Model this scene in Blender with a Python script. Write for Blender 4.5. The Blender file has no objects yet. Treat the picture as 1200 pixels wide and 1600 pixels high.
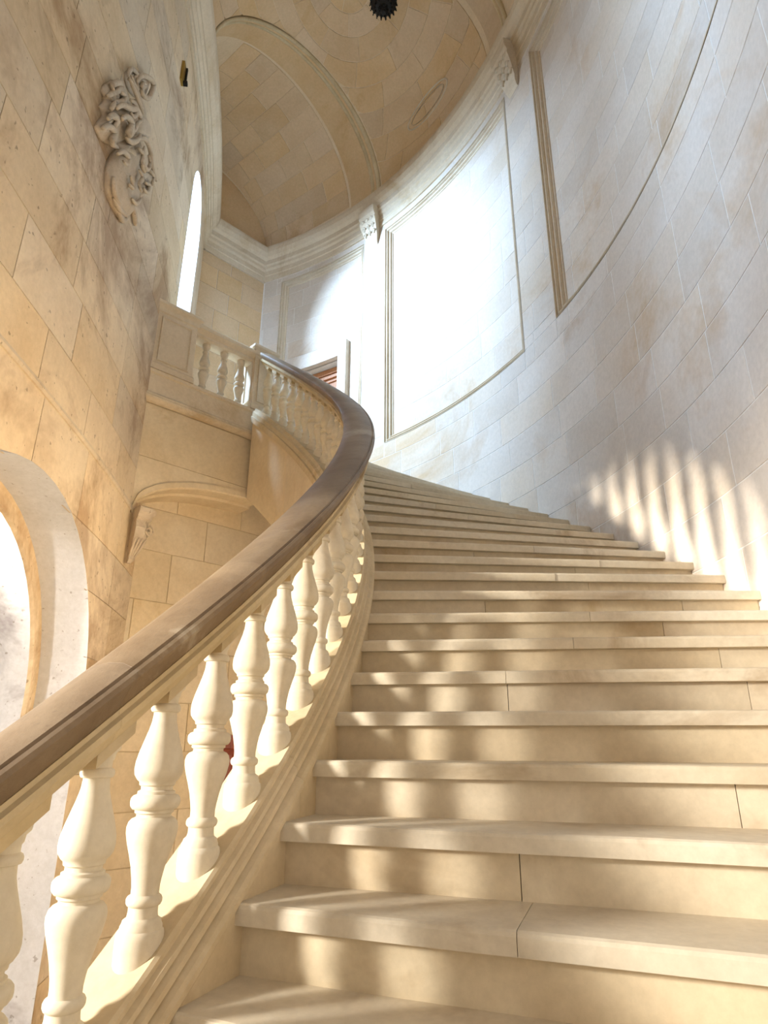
import bpy, math, random
from mathutils import Vector, Matrix
random.seed(7)
PI = math.pi
S = bpy.context.scene
COL = S.collection

# ------------------------------------------------------------------ camera
cam = bpy.data.objects.new('camera', bpy.data.cameras.new('camera')); COL.objects.link(cam)
cam.data.sensor_fit = 'VERTICAL'; cam.data.sensor_height = 24.0
F_PX, PITCH, ROLL = 1003.3, 0.3479, 0.0050
cam.data.lens = F_PX / 1600.0 * 24.0
cam.data.clip_start = 0.05; cam.data.clip_end = 200
cam.matrix_world = Matrix.Rotation(PI / 2 + PITCH, 4, 'X') @ Matrix.Rotation(ROLL, 4, 'Z')
S.camera = cam

# ------------------------------------------------------------------ world, daylight, exposure
W = bpy.data.worlds.new('world'); S.world = W; W.use_nodes = True
bg = W.node_tree.nodes['Background']; bg.inputs[0].default_value = (1.0, 0.975, 0.95, 1); bg.inputs[1].default_value = 0.60

def area(name, loc, target, sx, sy, power, color, spread=PI):
    L = bpy.data.lights.new(name, 'AREA'); L.shape = 'RECTANGLE'; L.size = sx; L.size_y = sy
    L.energy = power; L.color = color; L.spread = spread
    o = bpy.data.objects.new(name, L); COL.objects.link(o); o.location = loc
    o.rotation_euler = (Vector(target) - Vector(loc)).to_track_quat('-Z', 'Y').to_euler()
    return o
# daylight of the gallery, entering by the low archway and by the tall doorway on the landing
area('daylight_archway', (-5.5, 2.6, 1.28), (-0.2, 3.4, 1.0), 0.40, 0.7, 290, (1.0, 0.93, 0.81), math.radians(58))
area('daylight_lower_archway', (-4.9, -0.25, 1.15), (0.4, 2.0, -0.2), 0.5, 0.8, 175, (1.0, 0.96, 0.90), math.radians(110))
area('daylight_landing_doorway', (-3.80, 6.65, 7.15), (0.4, 7.3, 5.2), 0.7, 0.4, 680, (0.44, 0.67, 1.0))
area('daylight_high_window', (-3.7, 0.1, 5.3), (1.9, 2.6, 5.0), 0.8, 1.2, 460, (0.44, 0.67, 1.0))

S.view_settings.view_transform = 'Standard'; S.view_settings.look = 'None'
S.view_settings.exposure = 0.46; S.view_settings.gamma = 1.0; S.view_settings.use_curve_mapping = False

# ------------------------------------------------------------------ layout (metres, eye at the origin)
CX, CY = -4.4403, 3.4125            # centre of the curved flight
RI, RO = 4.3817, 6.3652             # inner string face, outer wall face
RISE, Z5, PH8, DPH = 0.16, 0.1117, -0.0740, 0.0483
FLOOR = -1.95
KTOP = 26
def phi_k(k): return PH8 + DPH * (k - 8)
def z_k(k): return Z5 + RISE * (k - 5)
LAND = z_k(KTOP)
def cyl(r, ph, z): return Vector((CX + r * math.cos(ph), CY + r * math.sin(ph), z))
LX, LY, LR = -25.04, 2.02, 22.97    # convex wall of the round court
def lw(y, z, out=0.0):              # point on that wall at depth y, `out` metres proud of it
    a = math.asin((y - LY) / LR)
    return Vector((LX + (LR + out) * math.cos(a), LY + (LR + out) * math.sin(a), z))
_c, _s = math.cos(PITCH), math.sin(PITCH)
def ray(u, v):
    X = (u - 600) / F_PX; U = (800 - v) / F_PX
    X, U = X * math.cos(ROLL) - U * math.sin(ROLL), X * math.sin(ROLL) + U * math.cos(ROLL)
    return Vector((X, _c - U * _s, _s + U * _c))
def hit_cyl(u, v, cx, cy, R, far):
    r = ray(u, v); a = r.x**2 + r.y**2; b = -2 * (r.x * cx + r.y * cy); c = cx * cx + cy * cy - R * R
    D = max(b * b - 4 * a * c, 0); t = (-b + (1 if far else -1) * math.sqrt(D)) / (2 * a); return r * t
def hit_plane(u, v, P, n): r = ray(u, v); return r * (P.dot(n) / r.dot(n))
P_ = Vector((-1.38, 6.54, 0)); LD = Vector((-0.714, -0.70, 0)).normalized()   # landing edge, from the newel towards the court wall
LN = Vector((-LD.y, LD.x, 0)) * -1                                            # faces the camera
if LN.y > 0: LN = -LN
def le(t, d, z): p = P_ + LD * t + LN * d; return Vector((p.x, p.y, z))       # landing-edge frame
OC = Vector((-2.15, 9.36, 0))                                                 # corner of outer wall and end wall
def ew(t, d, z): p = OC + LD * t + LN * d; return Vector((p.x, p.y, z))       # end-wall frame

# ------------------------------------------------------------------ materials
def nodes(name):
    m = bpy.data.materials.new(name); m.use_nodes = True
    nt = m.node_tree; return m, nt, nt.nodes['Principled BSDF']
def stone(name, c1, c2, c3=None, scale=2.0, rough=0.85, bump=0.15, vary=0.10, pits=0.0, spec=0.25, stain=0.55, detail=30.0):
    m, nt, B = nodes(name); N = nt.nodes; K = nt.links
    geo = N.new('ShaderNodeNewGeometry'); oi = N.new('ShaderNodeObjectInfo')
    def noise(sc, det=4, rg=0.6, dist=0.0):
        n = N.new('ShaderNodeTexNoise'); n.inputs['Scale'].default_value = sc; n.inputs['Detail'].default_value = det
        n.inputs['Roughness'].default_value = rg; n.inputs['Distortion'].default_value = dist
        K.new(geo.outputs['Position'], n.inputs['Vector']); return n.outputs['Fac']
    def ramp(f, a, b):
        r = N.new('ShaderNodeMapRange'); r.inputs[1].default_value = a; r.inputs[2].default_value = b; K.new(f, r.inputs[0]); return r.outputs[0]
    def mix(f, a, b, mode='MIX'):
        x = N.new('ShaderNodeMix'); x.data_type = 'RGBA'; x.blend_type = mode
        for s, v in ((x.inputs[0], f), (x.inputs[6], a), (x.inputs[7], b)):
            if isinstance(v, (int, float)): s.default_value = v
            elif isinstance(v, tuple): s.default_value = (*v, 1)
            else: K.new(v, s)
        return x.outputs[2]
    big = noise(scale, 5, 0.62, 0.3)
    c = mix(ramp(big, 0.35, 0.65), c1, c2)
    if c3: c = mix(ramp(noise(scale * 0.45, 6, 0.7, 0.6), stain, stain + 0.12), c, c3)
    fine = noise(detail, 6, 0.7)
    c = mix(0.35, c, mix(ramp(fine, 0.3, 0.7), (0.62, 0.60, 0.56), (1.0, 1.0, 1.0)), 'MULTIPLY')
    if pits:
        c = mix(ramp(noise(detail * 0.9, 2, 0.5), 0.68, 0.74), c, mix(pits, c, (0.16, 0.11, 0.07)))
    if vary:
        hs = N.new('ShaderNodeHueSaturation')
        a = N.new('ShaderNodeMapRange'); K.new(oi.outputs['Random'], a.inputs[0]); a.inputs[3].default_value = 1 - vary; a.inputs[4].default_value = 1 + vary
        mm = N.new('ShaderNodeMath'); mm.operation = 'MULTIPLY'; mm.inputs[1].default_value = 7.13; K.new(oi.outputs['Random'], mm.inputs[0])
        fr = N.new('ShaderNodeMath'); fr.operation = 'FRACT'; K.new(mm.outputs[0], fr.inputs[0])
        b = N.new('ShaderNodeMapRange'); K.new(fr.outputs[0], b.inputs[0]); b.inputs[3].default_value = 1 - 1.8 * vary; b.inputs[4].default_value = 1 + 1.8 * vary
        K.new(a.outputs[0], hs.inputs['Value']); K.new(b.outputs[0], hs.inputs['Saturation']); K.new(c, hs.inputs['Color']); c = hs.outputs[0]
    K.new(c, B.inputs['Base Color']); B.inputs['Roughness'].default_value = rough; B.inputs['Specular IOR Level'].default_value = spec
    bp = N.new('ShaderNodeBump'); bp.inputs['Strength'].default_value = bump; bp.inputs['Distance'].default_value = 0.02
    ad = N.new('ShaderNodeMath'); ad.operation = 'MULTIPLY_ADD'; K.new(fine, ad.inputs[0]); ad.inputs[1].default_value = 0.35; K.new(big, ad.inputs[2])
    K.new(ad.outputs[0], bp.inputs['Height']); K.new(bp.outputs[0], B.inputs['Normal'])
    return m
def wood(name, c1, c2):
    m, nt, B = nodes(name); N = nt.nodes; K = nt.links
    geo = N.new('ShaderNodeNewGeometry'); mp = N.new('ShaderNodeMapping'); mp.inputs['Scale'].default_value = (14, 14, 1.2); K.new(geo.outputs['Position'], mp.inputs[0])
    n = N.new('ShaderNodeTexNoise'); n.inputs['Scale'].default_value = 3; n.inputs['Detail'].default_value = 5; K.new(mp.outputs[0], n.inputs[0])
    r = N.new('ShaderNodeValToRGB'); r.color_ramp.elements[0].color = (*c1, 1); r.color_ramp.elements[1].color = (*c2, 1)
    r.color_ramp.elements[0].position = .3; r.color_ramp.elements[1].position = .7
    K.new(n.outputs[0], r.inputs[0]); K.new(r.outputs[0], B.inputs['Base Color']); B.inputs['Roughness'].default_value = 0.45
    return m
def metal(name, c, rough=0.5, met=0.9):
    m, nt, B = nodes(name); B.inputs['Base Color'].default_value = (*c, 1); B.inputs['Roughness'].default_value = rough; B.inputs['Metallic'].default_value = met
    return m
M = {}
M['step'] = stone('step_stone', (0.68, 0.56, 0.39), (0.76, 0.65, 0.47), (0.56, 0.43, 0.27), scale=2.2, vary=0.05, bump=0.10, stain=0.56)
M['tread'] = stone('tread_stone', (0.66, 0.56, 0.41), (0.75, 0.66, 0.51), (0.50, 0.39, 0.26), scale=3.0, vary=0.05, bump=0.12, rough=0.6, stain=0.56)
M['string'] = stone('string_stone', (0.64, 0.51, 0.32), (0.74, 0.61, 0.41), (0.58, 0.44, 0.26), scale=2.5, vary=0.03, bump=0.08)
M['baluster'] = stone('baluster_stone', (0.76, 0.66, 0.49), (0.83, 0.74, 0.57), (0.70, 0.58, 0.41), scale=2.5, vary=0.04, bump=0.05)
M['rail'] = stone('rail_patina', (0.22, 0.145, 0.08), (0.31, 0.22, 0.13), (0.46, 0.37, 0.26), scale=4.0, vary=0.06, bump=0.22, rough=0.55, spec=0.35, stain=0.60, detail=45, pits=0.3)
M['rail_low'] = stone('rail_moulding_stone', (0.58, 0.45, 0.26), (0.70, 0.57, 0.36), (0.46, 0.33, 0.17), scale=2.5, vary=0.04, bump=0.08)
M['court'] = stone('court_wall_stone', (0.68, 0.54, 0.375), (0.77, 0.64, 0.47), (0.46, 0.33, 0.215), scale=1.3, vary=0.08, bump=0.6, pits=0.6, stain=0.475, detail=22)
M['court_joint'] = stone('court_wall_joint', (0.46, 0.35, 0.23), (0.56, 0.43, 0.29), scale=3, vary=0)
M['outer'] = stone('outer_wall_stone', (0.66, 0.55, 0.43), (0.72, 0.63, 0.53), (0.58, 0.42, 0.27), scale=0.9, vary=0.055, bump=0.12, stain=0.56)
M['outer_joint'] = stone('outer_wall_joint', (0.80, 0.74, 0.66), (0.86, 0.81, 0.74), scale=3, vary=0)
M['vault'] = stone('vault_stone', (0.66, 0.46, 0.265), (0.72, 0.53, 0.33), (0.58, 0.38, 0.20), scale=1.4, vary=0.06, bump=0.08)
M['vault_joint'] = stone('vault_joint', (0.74, 0.57, 0.37), (0.79, 0.63, 0.43), scale=3, vary=0)
M['trim'] = stone('trim_stone', (0.64, 0.52, 0.37), (0.72, 0.61, 0.46), (0.56, 0.43, 0.28), scale=2.0, vary=0.03, bump=0.08)
M['under'] = stone('well_wall_stone', (0.70, 0.57, 0.39), (0.78, 0.66, 0.48), (0.62, 0.48, 0.30), scale=1.6, vary=0.05, bump=0.10, detail=24)
M['under_joint'] = stone('well_wall_joint', (0.54, 0.42, 0.27), (0.62, 0.5, 0.33), scale=3, vary=0)
M['jamb'] = stone('whitened_jamb_stone', (0.62, 0.61, 0.62), (0.70, 0.69, 0.71), (0.36, 0.33, 0.34), scale=2.2, vary=0.03, bump=0.25, pits=0.5, stain=0.53)
M['carve'] = stone('carved_stone', (0.60, 0.49, 0.36), (0.69, 0.58, 0.45), (0.44, 0.33, 0.22), scale=5, vary=0.03, bump=0.8, pits=0.4, detail=40)
M['floor'] = stone('floor_stone', (0.52, 0.42, 0.28), (0.6, 0.5, 0.35), scale=2, vary=0)
M['door'] = wood('door_wood', (0.40, 0.15, 0.055), (0.52, 0.23, 0.09))
M['door2'] = wood('dark_door_wood', (0.20, 0.035, 0.015), (0.30, 0.06, 0.025))
M['iron'] = metal('wrought_iron', (0.02, 0.018, 0.016), 0.6, 0.6)
M['brass'] = metal('old_brass', (0.42, 0.28, 0.07), 0.4, 0.9)
M['glass'] = None
def _glass():
    m, nt, B = nodes('lantern_glass'); B.inputs['Transmission Weight'].default_value = 1; B.inputs['Roughness'].default_value = .05; B.inputs['Base Color'].default_value = (.95, .92, .85, 1); return m
M['glass'] = _glass()

# ------------------------------------------------------------------ mesh helpers
def mesh(name, V, Fc, smooth=False):
    me = bpy.data.meshes.new(name); me.from_pydata([tuple(v) for v in V], [], Fc); me.validate(); me.update()
    if smooth:
        me.polygons.foreach_set('use_smooth', [True] * len(me.polygons))
    return me
def obj(name, V, Fc, mat, parent=None, smooth=False, kind=None, angle=None):
    me = V if isinstance(V, bpy.types.Mesh) else mesh(name, V, Fc, smooth)
    o = bpy.data.objects.new(name, me); COL.objects.link(o)
    if mat and not me.materials: me.materials.append(M[mat])
    if parent: o.parent = parent; o.matrix_parent_inverse = Matrix.Translation(-parent.location) if parent.type == 'EMPTY' else Matrix()
    if kind: o['kind'] = kind
    if angle:
        me.set_sharp_from_angle(angle=angle)
    return o
def thing(name, label, cat, loc=(0, 0, 0), group=None):
    o = bpy.data.objects.new(name, None); COL.objects.link(o); o.location = loc; o.empty_display_size = .2
    o['label'] = label; o['category'] = cat
    if group: o['group'] = group
    return o
def struct(o, label, cat='wall'):
    o['kind'] = 'structure'; o['label'] = label; o['category'] = cat; return o
class B:                                        # mesh builder
    def __init__(s): s.V = []; s.F = []
    def add(s, V, F):
        n = len(s.V); s.V += [Vector(v) for v in V]; s.F += [[i + n for i in f] for f in F]; return s
    def hexa(s, p):                             # 4 lower + 4 upper, counter-clockwise
        return s.add(p, [[3, 2, 1, 0], [4, 5, 6, 7], [0, 1, 5, 4], [1, 2, 6, 5], [2, 3, 7, 6], [3, 0, 4, 7]])
    def loft(s, rings, closed=True, caps=True):
        n = len(rings[0]); V = [v for r in rings for v in r]; F = []
        m = n if closed else n - 1
        for i in range(len(rings) - 1):
            for j in range(m):
                a = i * n + j; b = i * n + (j + 1) % n; F.append([a, b, b + n, a + n])
        if caps and closed: F.append(list(range(n))[::-1]); F.append([(len(rings) - 1) * n + j for j in range(n)])
        return s.add(V, F)
    def box(s, f, a0, a1, d0, d1, z0, z1):      # f(a,d,z) frame
        return s.hexa([f(a0, d0, z0), f(a1, d0, z0), f(a1, d1, z0), f(a0, d1, z0), f(a0, d0, z1), f(a1, d0, z1), f(a1, d1, z1), f(a0, d1, z1)])
    def build(s, name, mat, parent=None, smooth=False, **k): return obj(name, s.V, s.F, mat, parent, smooth, **k)
def fixn(o):
    import bmesh
    bm = bmesh.new(); bm.from_mesh(o.data); bmesh.ops.recalc_face_normals(bm, faces=bm.faces); bm.to_mesh(o.data); bm.free(); return o
def rings_tube(path, rad, n=8):
    R = []; N = len(path)
    for i, p in enumerate(path):
        t = (path[min(i + 1, N - 1)] - path[max(i - 1, 0)]).normalized()
        up = Vector((0, 0, 1)) if abs(t.z) < .9 else Vector((1, 0, 0))
        a = t.cross(up).normalized(); b = t.cross(a)
        r = rad[i] if isinstance(rad, (list, tuple)) else rad
        R.append([p + (a * math.cos(q) + b * math.sin(q)) * r for q in [2 * PI * j / n for j in range(n)]])
    return R
def lathe(prof, n=20):                          # prof: (r, z)
    R = [[Vector((r * math.cos(2 * PI * j / n), r * math.sin(2 * PI * j / n), z)) for j in range(n)] for r, z in prof]
    return B().loft(R)
def helix_sweep(prof, k0, k1, dk=0.25):
    n = max(1, int(math.ceil((k1 - k0) / dk))); R = []
    for i in range(n + 1):
        k = k0 + (k1 - k0) * i / n
        R.append([cyl(r, phi_k(k), z_k(k) + h) for r, h in prof])
    return B().loft(R)
EMP = lambda: None

# ------------------------------------------------------------------ floor
b = B(); b.add([(-6, -4, FLOOR), (3, -4, FLOOR), (3, 10.5, FLOOR), (-6, 10.5, FLOOR), (-6, -4, FLOOR - .2), (3, -4, FLOOR - .2), (3, 10.5, FLOOR - .2), (-6, 10.5, FLOOR - .2)],
          [[0, 1, 2, 3], [7, 6, 5, 4], [0, 4, 5, 1], [1, 5, 6, 2], [2, 6, 7, 3], [3, 7, 4, 0]])
struct(b.build('floor', 'floor'), 'stone floor at the foot of the stairwell', 'floor')

# ------------------------------------------------------------------ block walls
def rect_split(a0, a1, z0, z1, holes):
    """cut a rectangle at the edges of the hole rectangles; yields (a0,a1,z0,z1,inside)"""
    As = sorted({a0, a1, *[h[i] for h in holes for i in (0, 1) if a0 < h[i] < a1]})
    Zs = sorted({z0, z1, *[h[i] for h in holes for i in (2, 3) if z0 < h[i] < z1]})
    out = []
    for i in range(len(As) - 1):
        for j in range(len(Zs) - 1):
            ca, cz = (As[i] + As[i + 1]) / 2, (Zs[j] + Zs[j + 1]) / 2
            ins = any(h[0] < ca < h[1] and h[2] < cz < h[3] for h in holes)
            out.append((As[i], As[i + 1], Zs[j], Zs[j + 1], ins))
    m = {}
    for r in out: m.setdefault(r[4], []).append(r)
    res = []
    for ins, L in m.items():                     # merge back when the same class fills a full rectangle
        A0, A1, Z0, Z1 = min(r[0] for r in L), max(r[1] for r in L), min(r[2] for r in L), max(r[3] for r in L)
        if abs(sum((r[1] - r[0]) * (r[3] - r[2]) for r in L) - (A1 - A0) * (Z1 - Z0)) < 1e-9: res.append((A0, A1, Z0, Z1, ins))
        else: res += L
    return res
def block(name, f, a0, a1, z0, z1, g, gz, mat, parent, depth=0.012, proud=0.0, nseg=3, bev=0.004):
    """curved ashlar block; f(a, out, z) wall frame; g, gz half joint; chamfered arris"""
    a0 += g; a1 -= g; z0 += gz; z1 -= gz
    ba = bev * g / max(gz, 1e-6)
    if a1 - a0 < 4 * ba or z1 - z0 < 4 * bev: return None
    A = [a0 + (a1 - a0) * i / nseg for i in range(nseg + 1)]
    Ai = [min(max(x, a0 + ba), a1 - ba) for x in A]
    bot0 = [f(x, proud - depth, z0) for x in A]; top0 = [f(x, proud - depth, z1) for x in A]
    bo = [f(x, proud - bev * .6, z0) for x in A]; to = [f(x, proud - bev * .6, z1) for x in A]
    bi = [f(x, proud, z0 + bev) for x in Ai]; ti = [f(x, proud, z1 - bev) for x in Ai]
    n = nseg + 1; V = bot0 + bo + bi + ti + to + top0; Fc = []
    for r in range(5):
        for i in range(nseg): a = r * n + i; Fc.append([a, a + 1, a + 1 + n, a + n])
    for e in (0, nseg): Fc.append([r * n + e for r in range(6)] if e == 0 else [r * n + e for r in range(6)][::-1])
    return V, Fc
def add_blocks(rows, parent, name, mat, limit=300):
    """rows: list of (size, V, F); the largest `limit` are objects of their own, the rest one joined part"""
    rows = sorted(rows, key=lambda r: -r[0])
    for sz, V, Fc in rows[:limit]: obj(name, V, Fc, mat, parent)
    if rows[limit:]:
        b = B()
        for sz, V, Fc in rows[limit:]: b.add(V, Fc)
        b.build(name + '_rest', mat, parent, kind='stuff')

# ---- outer wall (concave, on the right)
PANELS = [(0.379, 0.800, 3.90, 7.62), (-0.36, 0.288, 3.90, 7.62), (0.872, 1.145, 2.2, 7.62)]
DOORH = (0.948, 1.075, LAND, 5.70)
REC = 0.075
fo = lambda a, out, z: cyl(RO - out, a, z)
cells_a = sorted({-1.0, 1.24, *[p[i] for p in PANELS for i in (0, 1)], DOORH[0], DOORH[1]})
cells_z = sorted({FLOOR, 10.2, *[p[i] for p in PANELS for i in (2, 3)], DOORH[2], DOORH[3]})
b = B()
def solid_depth(a, z):
    if DOORH[0] < a < DOORH[1] and DOORH[2] < z < DOORH[3]: return None
    for p in PANELS:
        if p[0] < a < p[1] and p[2] < z < p[3]: return -(REC + 0.0025)
    return -0.0025
for i in range(len(cells_a) - 1):
    a0, a1 = cells_a[i], cells_a[i + 1]; n = max(1, int((a1 - a0) / 0.02))
    for j in range(len(cells_z) - 1):
        z0, z1 = cells_z[j], cells_z[j + 1]
        d = solid_depth((a0 + a1) / 2, (z0 + z1) / 2)
        if d is None: continue
        for q in range(n):
            x0, x1 = a0 + (a1 - a0) * q / n, a0 + (a1 - a0) * (q + 1) / n
            b.hexa([fo(x0, d, z0), fo(x0, -.45, z0), fo(x1, -.45, z0), fo(x1, d, z0), fo(x0, d, z1), fo(x0, -.45, z1), fo(x1, -.45, z1), fo(x1, d, z1)])
wall_outer = fixn(b.build('wall_outer', 'outer_joint')); struct(wall_outer, 'tall concave outer wall of pale ashlar to the right of the steps')
rows = []
zc, row = 0.0, 0
while zc < 7.95:
    h = 0.335; z1 = min(zc + h, 7.96); L = 0.118
    a = -0.45 - (row % 2) * L * 0.5 - random.uniform(0, .03)
    while a < 1.19:
        w = L * random.uniform(0.72, 1.22); a0, a1 = a, min(a + w, 1.2005); a += w
        if a1 - a0 < .02 or a1 < -.5: continue
        am = (a0 + a1) / 2; kk = 8 + (am - PH8) / DPH
        if z1 < min(z_k(min(kk, KTOP)), LAND) - 0.35: continue
        for (p0, p1, q0, q1, ins) in rect_split(a0, a1, zc, z1, PANELS):
            for (s0, s1, t0, t1, hole) in rect_split(p0, p1, q0, q1, [DOORH]):
                if hole: continue
                pr = -REC if ins else 0.0
                r = block('b', fo, s0, s1, t0, t1, 0.0042 / RO, 0.0042, None, None, depth=.010, proud=pr, nseg=max(1, int((s1 - s0) / .03)), bev=.0015)
                if r: rows.append(((s1 - s0) * (t1 - t0), *r))
    zc = z1; row += 1
add_blocks(rows, wall_outer, 'stone_block', 'outer')

def rect_frame(name, f, rect, prof, unit, mat, parent, label=None, sides='LRTB'):
    """stepped moulding inside a rectangular recess: prof = (inset, out) points; one mesh per side"""
    a0, a1, z0, z1 = rect; N = 18
    for sd in sides:
        bb = B(); R = []
        for (o, d) in prof:
            oa = o / unit
            if sd == 'L': R.append([f(a1 - oa, d, z0 + o), f(a1 - oa, d, z1 - o)])
            if sd == 'R': R.append([f(a0 + oa, d, z1 - o), f(a0 + oa, d, z0 + o)])
            if sd == 'T': R.append([f(a1 - oa + (a0 - a1 + 2 * oa) * i / N, d, z1 - o) for i in range(N + 1)])
            if sd == 'B': R.append([f(a0 + oa + (a1 - a0 - 2 * oa) * i / N, d, z0 + o) for i in range(N + 1)])
        bb.loft(R, closed=False, caps=False)
        o_ = bb.build(name, mat, parent)
FPROF = [(0, .004), (.006, .004), (.006, -.018), (.030, -.018), (.034, -.006), (.042, -.006), (.046, -.036), (.072, -.040), (.078, -.028), (.086, -.030), (.090, -.058), (.112, -.060), (.118, -REC - .004)]
for p in PANELS:
    rect_frame('panel_moulding', fo, p, FPROF, RO, 'trim', wall_outer)

def sweep_path(path, prof, name, mat, parent=None):
    """path: list of f(out, z) frames"""
    bb = B().loft([[fr(o, z) for o, z in prof] for fr in path]); o = fixn(bb.build(name, mat, parent)); return o
CORN = [(0, 7.70), (.025, 7.70), (.025, 7.80), (.04, 7.81), (.04, 7.90), (.07, 7.93), (.075, 7.98), (.10, 8.0), (.10, 8.09), (.15, 8.13), (.19, 8.20), (.20, 8.27), (.20, 8.31), (0, 8.33)]
tr = sweep_path([(lambda o, z, a=a: fo(a, o, z)) for a in [-1.0 + 2.203 * i / 80 for i in range(81)]], [(o * .85, 7.72 + (z - 7.70) * 1.0) for o, z in CORN], 'trim_1', 'trim')
struct(tr, 'moulded stone cornice along the top of the curved outer wall', 'cornice')

# ---- wall of the round court (convex, on the left) with archway and landing doorway
AR = dict(y=3.70, R=1.335, z=0.27, base=FLOOR); DW = dict(y=6.925, R=0.575, z=6.80, base=LAND)
LTOP, LEND = 10.1, 8.52
AR2 = dict(y=0.55, R=1.10, z=0.27, base=FLOOR); DW2 = dict(y=0.75, R=0.50, z=5.6, base=4.1)     # nearer archway and window, left of the frame
OPN = (AR, DW, AR2, DW2)
def col_solids(y0, y1, zl, zh):
    m = (y0 + y1) / 2; out = []; lo = (zl, zl)
    for a in sorted([a for a in OPN if abs(m - a['y']) < a['R']], key=lambda a: a['base']):
        tp = tuple(a['z'] + math.sqrt(max(a['R']**2 - (y - a['y'])**2, 0)) for y in (y0, y1)); bs = a['base']
        if bs > lo[0] + 1e-4 and bs > lo[1] + 1e-4: out.append((lo, (min(bs, zh),) * 2))
        lo = tuple(max(l, t) for l, t in zip(lo, tp))
    out.append((lo, (zh, zh)))
    return [(tuple(min(v, zh) for v in l), h) for l, h in out if not (l[0] >= h[0] - 1e-4 and l[1] >= h[1] - 1e-4)]
def wall_cols(y0, y1, dy):
    ys = {y0, y1}
    for a in OPN:
        ys |= {a['y'] + s * a['R'] for s in (-1, 1)}
        ys |= {a['y'] + a['R'] * math.cos(PI * i / 24) for i in range(25)}
    n = int((y1 - y0) / dy); ys |= {y0 + (y1 - y0) * i / n for i in range(n + 1)}
    out = []
    for y in sorted(y for y in ys if y0 <= y <= y1):
        if not out or y - out[-1] > 1e-4: out.append(y)
    return out
fl = lambda y, out, z: lw(y, z, out)
b = B(); ys = wall_cols(-1.6, LEND, 0.3)
for i in range(len(ys) - 1):
    y0, y1 = ys[i], ys[i + 1]; segs = col_solids(y0, y1, FLOOR, LTOP)
    for lo, hi in segs:
        b.hexa([fl(y0, -.008, lo[0]), fl(y0, -.55, lo[0]), fl(y1, -.55, lo[1]), fl(y1, -.008, lo[1]), fl(y0, -.008, hi[0]), fl(y0, -.55, hi[0]), fl(y1, -.55, hi[1]), fl(y1, -.008, hi[1])])
wall_left = fixn(b.build('wall_left', 'court_joint')); struct(wall_left, 'weathered stone wall on the left bulging towards the stairwell')
rows = []; zc = FLOOR; row = 0
CRS = [.44, .40, .47, .42]
while zc < 7.7:
    z1 = zc + CRS[row % 4]
    if zc < 2.05 < z1 + .15: z1 = 2.05
    z1 = min(z1, 7.72)
    y = -0.9 - (row % 2) * .45
    while y < LEND:
        w = random.uniform(.7, 1.15); y0, y1 = y, min(y + w, LEND); y += w
        if y1 - y0 < .05: continue
        if y0 > 5.9 and z1 < LAND: continue
        g = .0035; Y0, Y1, Z0, Z1 = y0 + g, y1 - g, zc + g, z1 - g
        cols = [Y0] + [c for c in wall_cols(-1.6, LEND, 0.3) if Y0 + .004 < c < Y1 - .004] + [Y1]
        bb = B(); area_ = 0
        for i in range(len(cols) - 1):
            c0, c1 = cols[i], cols[i + 1]
            for lo, hi in col_solids(c0, c1, Z0, Z1):
                area_ += (c1 - c0) * (sum(hi) - sum(lo)) / 2
                bb.add([fl(c0, -.012, lo[0]), fl(c1, -.012, lo[1]), fl(c0, 0, lo[0]), fl(c1, 0, lo[1]), fl(c0, 0, hi[0]), fl(c1, 0, hi[1]), fl(c0, -.012, hi[0]), fl(c1, -.012, hi[1])],
                       [[0, 1, 3, 2], [2, 3, 5, 4], [4, 5, 7, 6], [0, 2, 4, 6], [1, 7, 5, 3]])
        if area_ > .002: rows.append((area_, bb.V, bb.F))
    zc = z1; row += 1
add_blocks(rows, wall_left, 'stone_block', 'court')
# archway: whitened reveal, stone ring, deeper reveal
def arch_pts(a, R, base, n=24):
    return [(a['y'] + R, base)] + [(a['y'] + R * math.cos(PI * i / n), a['z'] + R * math.sin(PI * i / n)) for i in range(n + 1)] + [(a['y'] - R, base)]
def arch_skin(a, steps, name, mat, parent):     # steps: (R, out)
    bb = B(); bb.loft([[fl(y, o, z) for y, z in arch_pts(a, R, a['base'])] for R, o in steps], closed=False, caps=False)
    return bb.build(name, mat, parent, smooth=False)
arch_skin(AR, [(AR['R'] + .03, -.03), (AR['R'] - .004, .004), (AR['R'] - .004, -.335)], 'archway_reveal', 'jamb', wall_left)
arch_skin(AR, [(AR['R'] - .004, -.335), (AR['R'] - .03, -.345), (AR['R'] - .13, -.335), (AR['R'] - .145, -.36)], 'archway_ring', 'court', wall_left)
arch_skin(AR, [(AR['R'] - .145, -.36), (AR['R'] - .145, -.95)], 'archway_inner_reveal', 'jamb', wall_left)
arch_skin(DW, [(DW['R'] + .02, -.02), (DW['R'] - .003, .003), (DW['R'] - .003, -.60)], 'doorway_reveal', 'jamb', wall_left)
arch_skin(AR2, [(AR2['R'] + .03, -.03), (AR2['R'] - .004, .004), (AR2['R'] - .004, -.56)], 'archway_reveal', 'jamb', wall_left)
arch_skin(DW2, [(DW2['R'] + .02, -.02), (DW2['R'] - .003, .003), (DW2['R'] - .003, -.56)], 'window_reveal', 'jamb', wall_left)
# ledge where the stone face changes
led = sweep_path([(lambda o, z, y=y: lw(y, z, o)) for y in [-1.0 + 6.65 * i / 24 for i in range(25)]], [(-.005, 2.03), (.012, 2.032), (.020, 2.05), (.016, 2.075), (-.005, 2.085)], 'ledge', 'court', wall_left)
tl = sweep_path([(lambda o, z, y=y: lw(y, z, o)) for y in [-1.5 + (LEND + 1.5) * i / 50 for i in range(51)]], [(o * 1.05, z) for o, z in CORN], 'trim_2', 'trim')
struct(tl, 'cream stone cornice band at the top of the left wall', 'cornice')

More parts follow.
